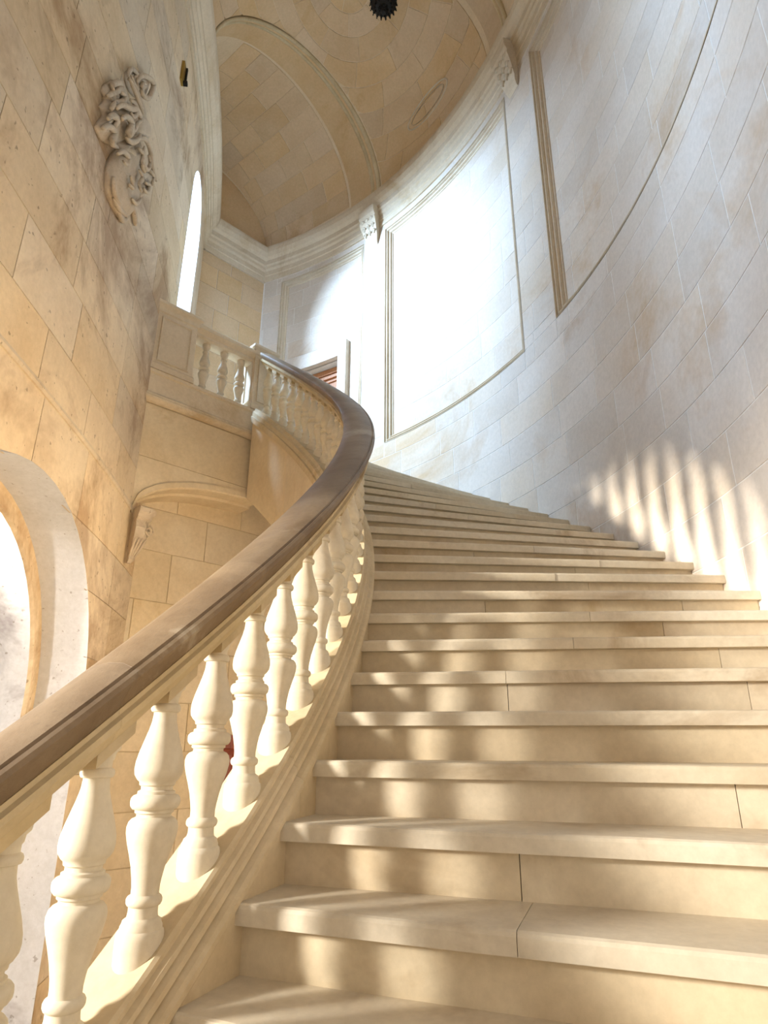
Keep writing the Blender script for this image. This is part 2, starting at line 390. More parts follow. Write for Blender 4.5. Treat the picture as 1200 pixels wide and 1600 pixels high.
# ---- end wall behind the landing
EL = 1.262
b = B(); b.box(ew, -.35, EL, -.40, -.008, LAND - .3, 10.0)
wall_end = fixn(b.build('wall_end', 'outer_joint')); struct(wall_end, 'narrow ochre end wall behind the landing balustrade')
rows = []; zc = LAND; row = 0
while zc < 7.7:
    z1 = min(zc + .40, 7.7); cuts = [0.0] + ([.42, .9] if row % 2 else [.66]) + [EL]
    for i in range(len(cuts) - 1):
        r = block('b', ew, cuts[i], cuts[i + 1], zc, z1, .0035, .0035, None, None, nseg=1, bev=.003)
        if r: rows.append((1, *r))
    zc = z1; row += 1
add_blocks(rows, wall_end, 'stone_block', 'vault')
te = sweep_path([(lambda o, z, t=t: ew(t, o, z)) for t in (0.0, EL)], CORN, 'trim_3', 'trim')
struct(te, 'stone cornice across the narrow end wall', 'cornice')
bb = B().box(ew, 0, EL, -.008, .002, 8.31, 9.6); bb.build('lunette', 'vault', wall_end)

# ------------------------------------------------------------------ vault
ZS, VRISE = 8.30, 1.58
def left_pt(t):
    if t <= .80:
        d = Vector((math.cos(t), math.sin(t), 0)); o = Vector((CX - LX, CY - LY, 0))
        bq = o.dot(d); cq = o.dot(o) - (LR + .10)**2; s = -bq + math.sqrt(bq * bq - cq); return Vector((CX, CY, 0)) + d * s
    p0 = left_pt(.80); u = (t - .80) / (1.203 - .80); return p0.lerp(Vector((-4.25, 7.22, 0)), u)
def vault_pt(t, al, off=0.0):
    A = left_pt(t); O = cyl(RO - .10, t, 0) if t <= .8 else cyl(RO - .10, t, 0).lerp(OC, max(0, (t - .8) / .403))
    m = (A + O) / 2; h = (O - A) / 2
    rise = VRISE if t <= .8 else VRISE + (1.28 - VRISE) * (t - .8) / .403
    f = 1 - off / rise
    p = m + h * (math.sin(al) * f); return Vector((p.x, p.y, ZS + rise * math.cos(al) * f))
b = B(); R0 = []; N = 26
TS = [-.95 + (1.215 + .95) * i / 60 for i in range(61)]
lo = [[vault_pt(t, -PI / 2 + PI * j / N, 0.0) for j in range(N + 1)] for t in TS]
hi = [[vault_pt(t, -PI / 2 + PI * j / N, -.30) for j in range(N + 1)] for t in TS]
b.loft(lo, closed=False, caps=False); b.loft(hi, closed=False, caps=False)
ceiling = b.build('ceiling', 'vault_joint', smooth=True); struct(ceiling, 'warm ochre barrel vault of stone over the staircase', 'ceiling')
rows = []
def vstone(fn, sub=3, e=.008):
    """curved stone; fn(u, v) -> (t, al)"""
    def P(u, v, off): return vault_pt(*fn(u, v), off)
    lo = [[P(i / sub, j / sub, e) for j in range(sub + 1)] for i in range(sub + 1)]
    bb = B().loft(lo, closed=False, caps=False)
    edge = [(i / sub, 0) for i in range(sub)] + [(1, j / sub) for j in range(sub)] + [(1 - i / sub, 1) for i in range(sub)] + [(0, 1 - j / sub) for j in range(sub)]
    bb.loft([[P(u, v, e) for u, v in edge], [P(u, v, -.004) for u, v in edge]], closed=True, caps=False)
    return (1, bb.V, bb.F)
# bay over the landing: courses along the barrel
T0, T1 = .857, 1.198
for j in range(9):
    q0, q1 = -.55 + 2.05 * j / 9, -.55 + 2.05 * (j + 1) / 9; n = 4
    cuts = [T0] + [T0 + (T1 - T0) * (i + (.5 if j % 2 else 0) + random.uniform(-.12, .12)) / n for i in range(0 if j % 2 else 1, n)] + [T1]
    for i in range(len(cuts) - 1):
        if cuts[i + 1] - cuts[i] < .012: continue
        gt, gq = .0009, .0028
        rows.append(vstone(lambda u, v, a=cuts[i] + gt, c=cuts[i + 1] - gt, p=q0 + gq, q=q1 - gq: (a + (c - a) * u, p + (q - p) * v)))
# bay before it: rings round the middle of the bay
TC, QC, MT, MQ = .56, .06, 4.55, 1.78
def clampq(x, y): return (min(max(TC + x / MT, .402), .795), min(max(QC + y / MQ, -1.52), 1.52))
ring = [.12, .34, .62, .92, 1.24, 1.58, 1.95, 2.35, 2.8]
for i in range(len(ring) - 1):
    r0, r1 = ring[i] + .006, ring[i + 1] - .006; n = [6, 7, 8, 11, 14, 17, 20, 24][i]; off = random.random()
    for j in range(n):
        a0, a1 = 2 * PI * (j + off) / n, 2 * PI * (j + 1 + off) / n; g0, g1 = .005 / r0, .005 / r1
        cs = [clampq(r0 * math.cos(a0 + g0), r0 * math.sin(a0 + g0)), clampq(r1 * math.cos(a0 + g1), r1 * math.sin(a0 + g1)), clampq(r1 * math.cos(a1 - g1), r1 * math.sin(a1 - g1)), clampq(r0 * math.cos(a1 - g0), r0 * math.sin(a1 - g0))]
        ar = abs(sum(cs[k][0] * cs[(k + 1) % 4][1] - cs[(k + 1) % 4][0] * cs[k][1] for k in range(4))) / 2
        if ar * MT * MQ < .012: continue
        rows.append(vstone(lambda u, v, r0=r0, r1=r1, a0=a0, a1=a1: (lambda r, g: clampq(r * math.cos(a0 + g + (a1 - a0 - 2 * g) * v), r * math.sin(a0 + g + (a1 - a0 - 2 * g) * v)))(r0 + (r1 - r0) * u, .005 / (r0 + (r1 - r0) * u)), 4))
add_blocks(rows, ceiling, 'vault_stone', 'vault')
def vault_band(t0, t1, e, name, mat):
    n = 40; bb = B()
    for i in range(1): pass
    R = []
    for j in range(n + 1):
        q = -PI / 2 + PI * j / n
        R.append([vault_pt(t0, q, -.01), vault_pt(t0, q, e), vault_pt(t1, q, e), vault_pt(t1, q, -.01)])
    return fixn(bb.loft(R).build(name, mat, ceiling, smooth=False))
for (t0, t1) in ((.803, .852), (.325, .385)):
    vault_band(t0, t1, .022, 'transverse_arch', 'vault')
    for tt, w, e in ((t0 - .001, .0042, .042), (t0 + .0085, .0036, .040)):
        R = []; n = 48
        for j in range(n + 1):
            q = -PI / 2 + PI * j / n; m = vault_pt(tt, q, e - .02)
            R.append([vault_pt(tt - w * 1.0, q, .0), vault_pt(tt - w * .7, q, e - .012), vault_pt(tt, q, e), vault_pt(tt + w * .7, q, e - .012), vault_pt(tt + w, q, .0)])
        fixn(B().loft(R).build('arch_bead', 'rail_low', ceiling, smooth=True))
# oval medallion on the vault's haunch
def oval(t, q, rt, rq, e0, e1, wt):
    R = []; n = 40
    for i in range(n + 1):
        a = 2 * PI * i / n; c, s = math.cos(a), math.sin(a)
        R.append([vault_pt(t + (rt - w) * c / MT, q + (rq - w) * s / MQ, e) for w, e in ((0, 0), (.01, e1), (wt - .01, e1), (wt, 0))])
    return fixn(B().loft(R, caps=False).build('medallion', 'trim', ceiling, smooth=True))
oval(.60, 1.19, .36, .17, 0, .022, .030); oval(.60, 1.19, .29, .11, 0, .018, .016)

# ------------------------------------------------------------------ staircase
st = thing('staircase', 'curving flight of worn cream stone steps climbing to the landing', 'staircase', (CX + 5.3, CY - 3.0, FLOOR))
K0 = -7
def sector(k0, k1, o0, o1, r0, r1, z0, z1):
    """wedge between two radial lines shifted by o0, o1 metres"""
    def pt(r, k, o, z):
        a = phi_k(k); p = cyl(r, a, z); return p + Vector((-math.sin(a), math.cos(a), 0)) * o
    return B().hexa([pt(r0, k0, o0, z0), pt(r1, k0, o0, z0), pt(r1, k1, o1, z0), pt(r0, k1, o1, z0), pt(r0, k0, o0, z1), pt(r1, k0, o0, z1), pt(r1, k1, o1, z1), pt(r0, k1, o1, z1)])
TH, NOSE = .048, .036
for k in range(K0, KTOP + 1):
    z = z_k(k); kb = k + 1 + .12
    base = max(FLOOR, z - RISE - .02) if k > K0 else FLOOR
    j = RI + (RO - RI) * random.uniform(.60, .82); j2 = RI + (RO - RI) * random.uniform(.28, .42)
    cuts = [RI - .01, j, RO - .002] if k % 3 else [RI - .01, j2, j, RO - .002]
    if k == KTOP: kb = k + .8
    for a, c in zip(cuts[:-1], cuts[1:]):
        q = sector(k, kb, 0, 0, a + .0012, c - .0012, base, z - TH).build('riser_block', 'step', st)
    jt = RI + (RO - RI) * (.3 + .55 * random.random()); cuts = [RI - .01, jt, RO - .002]
    if k % 4 == 1: cuts = [RI - .01, RO - .002]
    for a, c in zip(cuts[:-1], cuts[1:]):
        bb = B(); prof = [(0, z - TH), (0, z - .012), (.003, z - .004), (.010, z)]       # eased nosing
        def pt(r, kk, o, zz): an = phi_k(kk); return cyl(r, an, zz) + Vector((-math.sin(an), math.cos(an), 0)) * o
        ring = []
        n = 6
        for i in range(n + 1):
            r = a + .0008 + (c - a - .0016) * i / n; wv = random.uniform(-.0025, .0015)
            ring.append([pt(r, k, -NOSE + o + wv, zz + (wv if i2 == 3 else 0) * .5) for i2, (o, zz) in enumerate(prof)] + [pt(r, kb, 0, z), pt(r, kb, 0, z - TH)])
        fixn(bb.loft(ring).build('tread', 'tread', st))
# raking underside of the flight
fixn(helix_sweep([(RI - .18, -.95), (RO - .01, -.95), (RO - .01, -.55), (RI - .18, -.55)], 1.0, KTOP - 1.4, 1).build('soffit', 'under', st))

# ------------------------------------------------------------------ stair balustrade
bal = thing('stair_balustrade', 'curved stone balustrade with brown handrail rising along the inner edge of the steps', 'balustrade', tuple(cyl(4.27, phi_k(-6), FLOOR)))
RB = 4.27; KE = 25.45
CURB = [(4.17, -.40), (4.165, -.07), (4.135, -.055), (4.135, .015), (4.150, .022), (4.150, .075), (4.172, .092), (4.182, .13), (4.330, .13), (4.338, .122), (4.338, .108), (4.352, .104), (4.356, .092), (4.350, .086), (4.366, .078), (4.368, .062), (4.360, .056), (4.380, .048), (4.390, .040), (4.390, .022), (4.374, .014), (4.3805, .006), (4.3805, -.40)]
k = -7.4; segs = []
while k < KE: segs.append((k, min(k + 3.6, KE))); k += 3.6
for a, c in segs:
    if a > -1: fixn(helix_sweep([(4.162, -.95), (4.162, -.06), (4.2, -.06), (4.2, -.95)], a, c, .3).build('well_face', 'under', bal))
    fixn(helix_sweep(CURB, a + .003, c - .003, .3).build('string', 'string', bal))
CAP = [(4.1902, 0.815), (4.186, 0.835), (4.1877, 0.852), (4.1987, 0.866), (4.2368, 0.882), (4.2875, 0.89), (4.3341, 0.886), (4.362, 0.876), (4.3671, 0.868), (4.3738, 0.872), (4.3823, 0.866), (4.384, 0.852), (4.3789, 0.842), (4.3671, 0.836), (4.3569, 0.818), (4.3434, 0.796), (4.34, 0.788), (4.2072, 0.788), (4.1987, 0.8)]
LOWM = [(4.2088, 0.788), (4.3432, 0.788), (4.3432, 0.775), (4.354, 0.768), (4.354, 0.752), (4.3397, 0.738), (4.3325, 0.722), (4.3208, 0.712), (4.2312, 0.712), (4.2195, 0.722), (4.2132, 0.738), (4.198, 0.752), (4.198, 0.768), (4.2088, 0.775)]
k = -7.2 + .70; k = -.19 - 2.16 * 3; segs = []
while k < KE: segs.append((k, min(k + 2.16, KE))); k += 2.16
for a, c in segs:
    o = fixn(helix_sweep(CAP, a + .0015, c - .0015, .24).build('handrail', 'rail', bal, smooth=True, angle=.5))
    fixn(helix_sweep(LOWM, a + .0015, c - .0015, .24).build('rail_moulding', 'rail_low', bal, smooth=True, angle=.5))
# lathe profile (r, height above the pitch line at the baluster's axis)
BP = [(.050, .04), (.053, .13), (.0525, .150), (.0505, .160), (.046, .164), (.046, .170), (.043, .176), (.042, .181), (.034, .187), (.0325, .197), (.0325, .208), (.037, .211), (.0395, .216), (.0395, .223), (.037, .228), (.031, .232), (.031, .246),
      (.033, .262), (.038, .288), (.046, .316), (.053, .338), (.0575, .358), (.058, .370), (.055, .381), (.049, .388), (.0445, .390), (.0395, .392), (.0395, .398), (.044, .401), (.044, .407), (.051, .409), (.0560, .416), (.0570, .424), (.0560, .432), (.051, .438), (.043, .441), (.043, .447), (.0365, .450), (.0365, .458),
      (.041, .461), (.042, .468), (.048, .473), (.0545, .483), (.0565, .496), (.0555, .512), (.050, .535), (.042, .560), (.034, .585), (.029, .605), (.0275, .622), (.0275, .626), (.033, .628), (.0355, .633), (.0355, .639), (.033, .644), (.028, .647), (.028, .660), (.0315, .664), (.033, .676), (.041, .684), (.043, .700), (.043, .735)]
me_b = mesh('baluster', *(lambda q: (q.V, q.F))(lathe(BP, 28)), smooth=True); me_b.materials.append(M['baluster']); me_b.set_sharp_from_angle(angle=.75)
CB = B()
for x in (0,):
    s = .047
    CB.hexa([Vector((-s, -s, .694)), Vector((s, -s, .694)), Vector((s, s, .694)), Vector((-s, s, .694)), Vector((-s, -s, .76)), Vector((s, -s, .76)), Vector((s, s, .76)), Vector((-s, s, .76))])
me_c = mesh('cap_block', CB.V, CB.F)
# raking cap block: sheared with the slope (y is the climbing direction)
for v in me_c.vertices: v.co.z += v.co.y * RISE / (DPH * RB)
for v in me_c.vertices: v.co.z -= .012
me_c.materials.append(M['rail_low'])
k = -.05 - .895 * 7
while k < KE - .3:
    o = bpy.data.objects.new('baluster', me_b); COL.objects.link(o); o.parent = bal; o.matrix_parent_inverse = Matrix.Translation(-bal.location)
    o.matrix_world = Matrix.Identity(4)
    a = phi_k(k); p = cyl(RB, a, z_k(k)); o.location = p; o.rotation_euler = (0, 0, a)
    c = bpy.data.objects.new('cap_block', me_c); COL.objects.link(c); c.parent = o
    k += .895

# ------------------------------------------------------------------ landing
poly = [le(0, 0, 0), le(1.30, 0, 0)] + [lw(y, 0, -.0) for y in (5.9, 6.35, 6.9, 7.5, 8.0, 8.45)] + [ew(EL, 0, 0), ew(0, 0, 0)] + [cyl(RO - .003, phi_k(KTOP + .5) + (1.2 - phi_k(KTOP + .5)) * i / 8, 0) for i in range(8, -1, -1)] + [cyl(RI - .1, phi_k(KTOP + .5), 0)]
V = [Vector((p.x, p.y, LAND - .001)) for p in poly] + [Vector((p.x, p.y, LAND - .22)) for p in poly]; n = len(poly)
lf = obj('floor_landing', V, [list(range(n)), list(range(2 * n - 1, n - 1, -1))] + [[i, i + n, (i + 1) % n + n, (i + 1) % n] for i in range(n)], 'tread'); fixn(lf)
struct(lf, 'stone floor of the upper landing behind its balustrade', 'floor')

# wall under the landing: face above a low arch, recess behind it with a wooden door
def arch_z(t): return 2.00 + .47 * (max(1 - (abs(t) / 1.36)**2.4, 0))**.5
TW0, TW1 = -1.9, 1.42
cols = [TW0 + (TW1 - TW0) * i / 40 for i in range(41)]
b = B(); bd = -.38
for i in range(40):
    a, c = cols[i], cols[i + 1]
    za, zc_ = arch_z(min(a, 1.4)), arch_z(min(c, 1.4))
    if a < -.0: continue
    b.hexa([le(a, -.008, za), le(a, bd, za), le(c, bd, zc_), le(c, -.008, zc_), le(a, -.008, 3.18), le(a, bd, 3.18), le(c, bd, 3.18), le(c, -.008, 3.18)])
wall_well = fixn(b.build('wall_landing', 'under_joint')); struct(wall_well, 'cream stone face with a shallow arch beneath the landing')
for z0, z1, cuts in ((2.0, 2.60, (0.0, 1.42)), (2.60, 3.17, (0.0, 1.42))):
    for a, c in zip(cuts[:-1], cuts[1:]):
        bb = B(); n = 10; A = [a + .003 + (c - a - .006) * i / n for i in range(n + 1)]
        R = []
        for x in A:
            zl = max(z0 + .003, arch_z(x)); R.append([le(x, -.014, zl), le(x, 0, zl), le(x, 0, z1 - .003), le(x, -.014, z1 - .003)])
        fixn(bb.loft(R).build('stone_block', 'under', wall_well))
bb = B(); R = []
for i in range(31):                              # archivolt moulding and soffit
    t = 0 + 1.36 * i / 30; z = arch_z(t); R.append([le(t, .0, z + .075), le(t, .022, z + .07), le(t, .022, z + .012), le(t, .010, z), le(t, -.15, z - .004), le(t, -.16, z - .03), le(t, -.38, z - .032), le(t, -.38, z + .075)])
fixn(bb.loft(R).build('arch_moulding', 'under', wall_well))
wall_recess = fixn(B().box(le, TW0, 1.75, -.72, -.388, FLOOR, 2.75).build('wall_recess', 'under_joint')); struct(wall_recess, 'coursed stone back wall of the recess under the landing')
DT0, DT1, DZ = -.72, .20, .09
rows = []; zc = FLOOR; row = 0
while zc < 2.5:
    z1 = min(zc + (.50 if row % 2 else .44), 2.6)
    cuts = [-1.8, -.9, -.05, .72, 1.45] if row % 2 else [-1.8, -1.2, -.45, .36, 1.05, 1.45]
    for a, c in zip(cuts[:-1], cuts[1:]):
        for (p0, p1, q0, q1, ins) in rect_split(a, c, zc, z1, [(DT0, DT1, FLOOR - 1, DZ)]):
            if ins: continue
            r = block('b', lambda t, o, z: le(t, o - .38, z), p0, p1, q0, q1, .0035, .0035, None, None, nseg=1, bev=.003)
            if r: rows.append((1, *r))
    zc = z1; row += 1
add_blocks(rows, wall_recess, 'stone_block', 'under')
# lower wooden door
d = B().box(le, DT0 + .004, DT1 - .004, -.388, -.36, FLOOR, DZ - .004).build('door_1', 'door2'); fixn(d); struct(d, 'dark red wooden door at the bottom of the well seen between the balusters', 'door')
for i in range(3):
    for (x0, x1) in ((DT0 + .09, (DT0 + DT1) / 2 - .03), ((DT0 + DT1) / 2 + .03, DT1 - .09)):
        z0 = FLOOR + .12 + .64 * i; z1 = z0 + .54
        bb = B(); R = [[le(x, o, z) for x, z in ((x0 + s, z0 + s), (x1 - s, z0 + s), (x1 - s, z1 - s), (x0 + s, z1 - s))] for s, o in ((0, -.362), (0, -.345), (.03, -.345), (.04, -.356), (.09, -.340))]
        fixn(bb.loft(R).build('panel', 'door2', d))
for z in (DZ - .06, DZ - .13): fixn(B().box(le, DT0 + .02, DT1 - .02, -.362, -.35, z, z + .022).build('door_moulding', 'door2', d))

# landing balustrade: plinth, string course, two pedestals, rail and balusters
lb = thing('landing_balustrade', 'straight stone balustrade with three balusters between panelled pedestals on the landing', 'balustrade', tuple(le(.6, 0, LAND)))
T_L0, T_L1 = -.02, 1.40
prof = [(-.2, 3.18), (.008, 3.18), (.03, 3.19), (.055, 3.215), (.06, 3.235), (.045, 3.25), (.05, 3.265), (.02, 3.285), (.012, 3.30), (.012, 3.50), (.03, 3.515), (.03, 3.545), (.015, 3.56), (-.2, 3.56)]
fixn(B().loft([[le(t, o, z) for o, z in prof] for t in (T_L0 - .12, T_L1)]).build('plinth', 'trim', lb))
def pedestal(t0, t1, d0, d1, z0, z1, capz):
    p = fixn(B().box(le, t0, t1, d0, d1, z0, z1).build('pedestal', 'trim', lb))
    e = .022
    fixn(B().loft([[le(t0 - s, d0 - s, z), le(t1 + s, d0 - s, z), le(t1 + s, d1 + s, z), le(t0 - s, d1 + s, z)] for s, z in ((0, capz - .13), (.012, capz - .12), (.014, capz - .075), (.03, capz - .055), (.045, capz - .04), (.045, capz - .012), (.035, capz))]).build('cap', 'trim', p))
    fixn(B().loft([[le(t0 - s, d0 - s, z), le(t1 + s, d0 - s, z), le(t1 + s, d1 + s, z), le(t0 - s, d1 + s, z)] for s, z in ((.02, z0 - .01), (.02, z0 + .05), (.004, z0 + .07))]).build('base_moulding', 'trim', p))
    # raised fillet round a panel, on the front and on the inner cheek
    w = min(.05, (t1 - t0) * .2)
    for f, a0, a1 in ((lambda a, o, z: le(a, d1 + o, z), t0 + w, t1 - w), (lambda a, o, z: le(t1 + o, a, z) if t1 < .5 else le(t0 - o, a, z), d0 + .04, d1 - .04)):
        zz0, zz1 = z0 + .10, capz - .17
        pr = [(0, 0), (.003, .012), (.016, .012), (.022, .003), (.03, .001)]
        R = [[f(x, o, z) for x, z in ((a0 + s, zz0 + s), (a1 - s, zz0 + s), (a1 - s, zz1 - s), (a0 + s, zz1 - s))] for s, o in pr]
        fixn(B().loft(R, caps=False).build('panel_fillet', 'trim', p))
    return p
pedestal(-.075, .185, -.215, .02, 3.56, 4.30, 4.39)
pedestal(.93, 1.38, -.21, .02, 3.56, 4.28, 4.36)
fixn(B().loft([[le(t, o, z) for o, z in ((-.17, 4.17), (-.03, 4.17), (-.012, 4.19), (-.012, 4.22), (.01, 4.24), (.03, 4.26), (.03, 4.30), (.01, 4.325), (-.20, 4.325), (-.22, 4.30), (-.22, 4.26), (-.185, 4.22), (-.185, 4.19))] for t in (.185, .93)]).build('rail', 'trim', lb))
LP = [(r * 1.08 if h < .16 else r * 1.02, (max(h, .13) - .13) / (.735 - .13) * .62) for r, h in BP[1:]]
me_l = mesh('landing_baluster', *(lambda q: (q.V, q.F))(lathe(LP, 24)), smooth=True); me_l.materials.append(M['trim']); me_l.set_sharp_from_angle(angle=.75)
for t in (.30, .52, .745):
    o = bpy.data.objects.new('baluster', me_l); COL.objects.link(o); o.parent = lb
    o.location = le(t, -.10, 3.555) - lb.location

# carved impost in the corner under the arch
def q_on(f, pts): return [f(*p) for p in pts]
ic = thing('carved_impost', 'carved stone impost bracket in the corner below the landing arch', 'corbel', tuple(le(1.27, .05, 1.54)))
R = []
for z, w, d in ((1.53, .03, .03), (1.56, .05, .055), (1.60, .055, .05), (1.66, .075, .07), (1.76, .10, .10), (1.86, .11, .115), (1.93, .105, .10), (1.95, .125, .125), (1.98, .13, .13), (2.0, .145, .15), (2.04, .15, .155), (2.05, .14, .145)):
    R.append([le(1.33, 0, z), le(1.33 - w * 1.25, 0, z), le(1.33 - w * 1.25, d * .6, z), le(1.33 - w * .8, d, z), le(1.33, d, z)])
fixn(B().loft(R).build('bracket', 'carve', ic))
for q in (0, 1):
    pth = []
    for i in range(26):
        a = PI / 2 + i / 25 * 3.4 * PI; r = .052 * (1 - i / 29)
        if q == 0: pth.append(le(1.20 + r * math.cos(a) * .9, .108 - .02 * i / 25, 1.84 + r * math.sin(a)))
        else: pth.append(le(1.19 - .004, .055 + r * math.cos(a) * .7, 1.84 + r * math.sin(a)))
    fixn(B().loft(rings_tube(pth, .010, 6)).build('volute', 'carve', ic, smooth=True))
for i in range(4):
    pth = [le(1.335 - (.02 + .03 * i) * (.5 + .12 * j), .035 + .0145 * j, 1.57 + .038 * j) for j in range(6)]
    fixn(B().loft(rings_tube(pth, [.004, .010, .013, .013, .011, .006], 6)).build('leaf', 'carve', ic, smooth=True))

# ------------------------------------------------------------------ upper door in the outer wall
dz = DOORH[3]
def arc_box(a0, a1, o0, o1, z0, z1, name, mat, parent=None, n=6):
    return fixn(B().loft([[fo(a0 + (a1 - a0) * i / n, o, z) for o, z in ((o0, z0), (o1, z0), (o1, z1), (o0, z1))] for i in range(n + 1)]).build(name, mat, parent))
dr = arc_box(DOORH[0] + .003, DOORH[1] - .003, -.30, -.26, LAND + .002, dz - .01, 'door_2', 'door'); struct(dr, 'reddish brown panelled wooden door behind the top of the handrail', 'door')
for j, (z0, z1) in enumerate(((LAND + .15, LAND + .75), (LAND + .85, LAND + 1.35), (LAND + 1.45, LAND + 1.88))):
    for a0, a1 in ((DOORH[0] + .012, DOORH[0] + .058), (DOORH[0] + .068, DOORH[1] - .012)):
        arc_box(a0, a1, -.262, -.24, z0, z1, 'panel', 'door', dr, 3)
        arc_box(a0 + .006, a1 - .006, -.242, -.228, z0 + .04, z1 - .04, 'panel', 'door', dr, 3)
for z, h, o in ((dz - .10, .09, -.21), (dz - .17, .05, -.225), (dz - .24, .03, -.235)): arc_box(DOORH[0] + .003, DOORH[1] - .003, -.262, o, z, z + h, 'head_moulding', 'door', dr)
# stone surround
arc_box(.9225, .948, -.09, .012, LAND, 5.95, 'door_surround', 'outer', wall_outer, 3)
arc_box(DOORH[1], DOORH[1] + .026, -.09, .012, LAND, 5.95, 'door_surround', 'outer', wall_outer, 3)
arc_box(.948, DOORH[1], -.09, .012, dz, 5.95, 'door_surround', 'outer', wall_outer, 6)

# ------------------------------------------------------------------ corbels under the transverse arches
def corbel(ph, label):
    c = thing('carved_corbel', label, 'corbel', tuple(fo(ph, 0, 7.5)), 'carved corbels under the vault arches')
    w = .026
    prof = [(0.004, 7.42), (.03, 7.45), (.05, 7.50), (.06, 7.56), (.085, 7.62), (.115, 7.70), (.15, 7.78), (.17, 7.84), (.16, 7.88), (.17, 7.90), (.19, 7.93), (.20, 8.02), (.20, 8.06), (.004, 8.06)]
    R = []
    for a in (ph - w, ph - w * .33, ph + w * .33, ph + w): R.append([fo(ph + (a - ph) * (.55 + .45 * min(1, (z - 7.42) / .35)), o, z) for o, z in prof])
    fixn(B().loft(R).build('console', 'trim', c))
    for i in range(3):
        for j in range(3):
            a = ph + (i - 1) * w * .55; z = 7.60 + j * .10; o = .055 + (z - 7.5) * .30
            pth = [fo(a + .004 * math.sin(s * 2.2), o + .018 * math.sin(s * PI / 5) , z + .018 * s) for s in range(6)]
            fixn(B().loft(rings_tube(pth, [.01, .02, .026, .026, .018, .008], 6)).build('carved_leaf', 'trim', c, smooth=True))
    return c
corbel(.838, 'small carved stone corbel above the left wall panel at the foot of the double-lined arch')
corbel(.345, 'carved stone corbel high on the outer wall beside the bronze-lined strip')

# ------------------------------------------------------------------ carved coat of arms on the court wall
arms = thing('coat_of_arms', 'weathered stone coat of arms carved in relief on the left wall', 'relief', tuple(lw(3.95, 4.2)))
def wp(x, y):                                    # photograph crop -> wall (y, z)
    p = hit_cyl(120 + x / 5.333, 80 + y / 5.333, LX, LY, LR, False); return p.y, p.z
def relief(pts, depth, name, lump=.3, base=0.0, seed=0):
    rnd = random.Random(seed); Y = [wp(*p) for p in pts]
    P = []
    for i in range(len(Y)):                      # smooth closed outline
        p0, p1, p2, p3 = Y[i - 1], Y[i], Y[(i + 1) % len(Y)], Y[(i + 2) % len(Y)]
        for s in (0, .33, .66):
            f = [(-s**3 + 2 * s**2 - s) / 2, (3 * s**3 - 5 * s**2 + 2) / 2, (-3 * s**3 + 4 * s**2 + s) / 2, (s**3 - s**2) / 2]
            P.append(tuple(sum(f[k] * q[c] for k, q in enumerate((p0, p1, p2, p3))) for c in (0, 1)))
    cy = sum(p[0] for p in P) / len(P); cz = sum(p[1] for p in P) / len(P); R = []
    for s in (1.0, .97, .88, .74, .56, .36, .16):
        ring = []
        for j, p in enumerate(P):
            e = depth * min(1, math.sqrt(1 - s * s) * 1.35) if s < 1 else 0
            e *= 1 + lump * (math.sin(j * 1.7 + s * 9 + seed) * .6 + rnd.uniform(-.5, .5)) if s < .95 else 1
            ring.append(lw(cy + (p[0] - cy) * s, cz + (p[1] - cz) * s, base + e))
        R.append(ring)
    return fixn(B().loft(R).build(name, 'carve', arms, smooth=True))
def strip(pts, rad, out, name):
    Y = [wp(*p) for p in pts]; path = []
    for i in range(len(Y) - 1):
        p0, p1, p2, p3 = Y[max(i - 1, 0)], Y[i], Y[i + 1], Y[min(i + 2, len(Y) - 1)]
        for s in (0, .25, .5, .75):
            f = [(-s**3 + 2 * s**2 - s) / 2, (3 * s**3 - 5 * s**2 + 2) / 2, (-3 * s**3 + 4 * s**2 + s) / 2, (s**3 - s**2) / 2]
            path.append(lw(sum(f[k] * q[0] for k, q in enumerate((p0, p1, p2, p3))), sum(f[k] * q[1] for k, q in enumerate((p0, p1, p2, p3))), out))
    path.append(lw(*Y[-1], out)); n = len(path)
    rr = [rad * (.45 + .55 * math.sin(PI * min(1, (i + .6) / n))) for i in range(n)]
    return fixn(B().loft(rings_tube(path, rr, 8)).build(name, 'carve', arms, smooth=True))
relief([(240, 930), (228, 1050), (240, 1200), (330, 1380), (400, 1380), (452, 1250), (472, 1050), (460, 850), (420, 780), (300, 830)], .10, 'shield', .14, seed=1)
relief([(225, 270), (195, 330), (215, 400), (180, 460), (200, 540), (140, 620), (165, 700), (215, 760), (310, 780), (400, 700), (432, 560), (400, 420), (330, 250)], .06, 'mantling', .5, seed=2)
relief([(300, 770), (380, 690), (450, 700), (480, 800), (460, 900), (360, 880)], .08, 'mantling', .4, seed=3)
relief([(448, 525), (492, 522), (535, 575), (560, 650), (553, 735), (500, 715), (445, 675)], .085, 'disc', .0, seed=4)
relief([(460, 420), (520, 400), (560, 500), (575, 640), (550, 590), (490, 505)], .03, 'mantling', .3, seed=5)
relief([(470, 1000), (540, 960), (595, 1060), (560, 1180), (480, 1210)], .055, 'mantling', .4, seed=6)
relief([(390, 190), (470, 150), (580, 230), (585, 320), (520, 400), (430, 340)], .035, 'mantling', .4, seed=7)
strip([(335, 225), (390, 350), (455, 515)], .020, .10, 'staff'); strip([(362, 195), (415, 320), (475, 490)], .015, .085, 'staff')
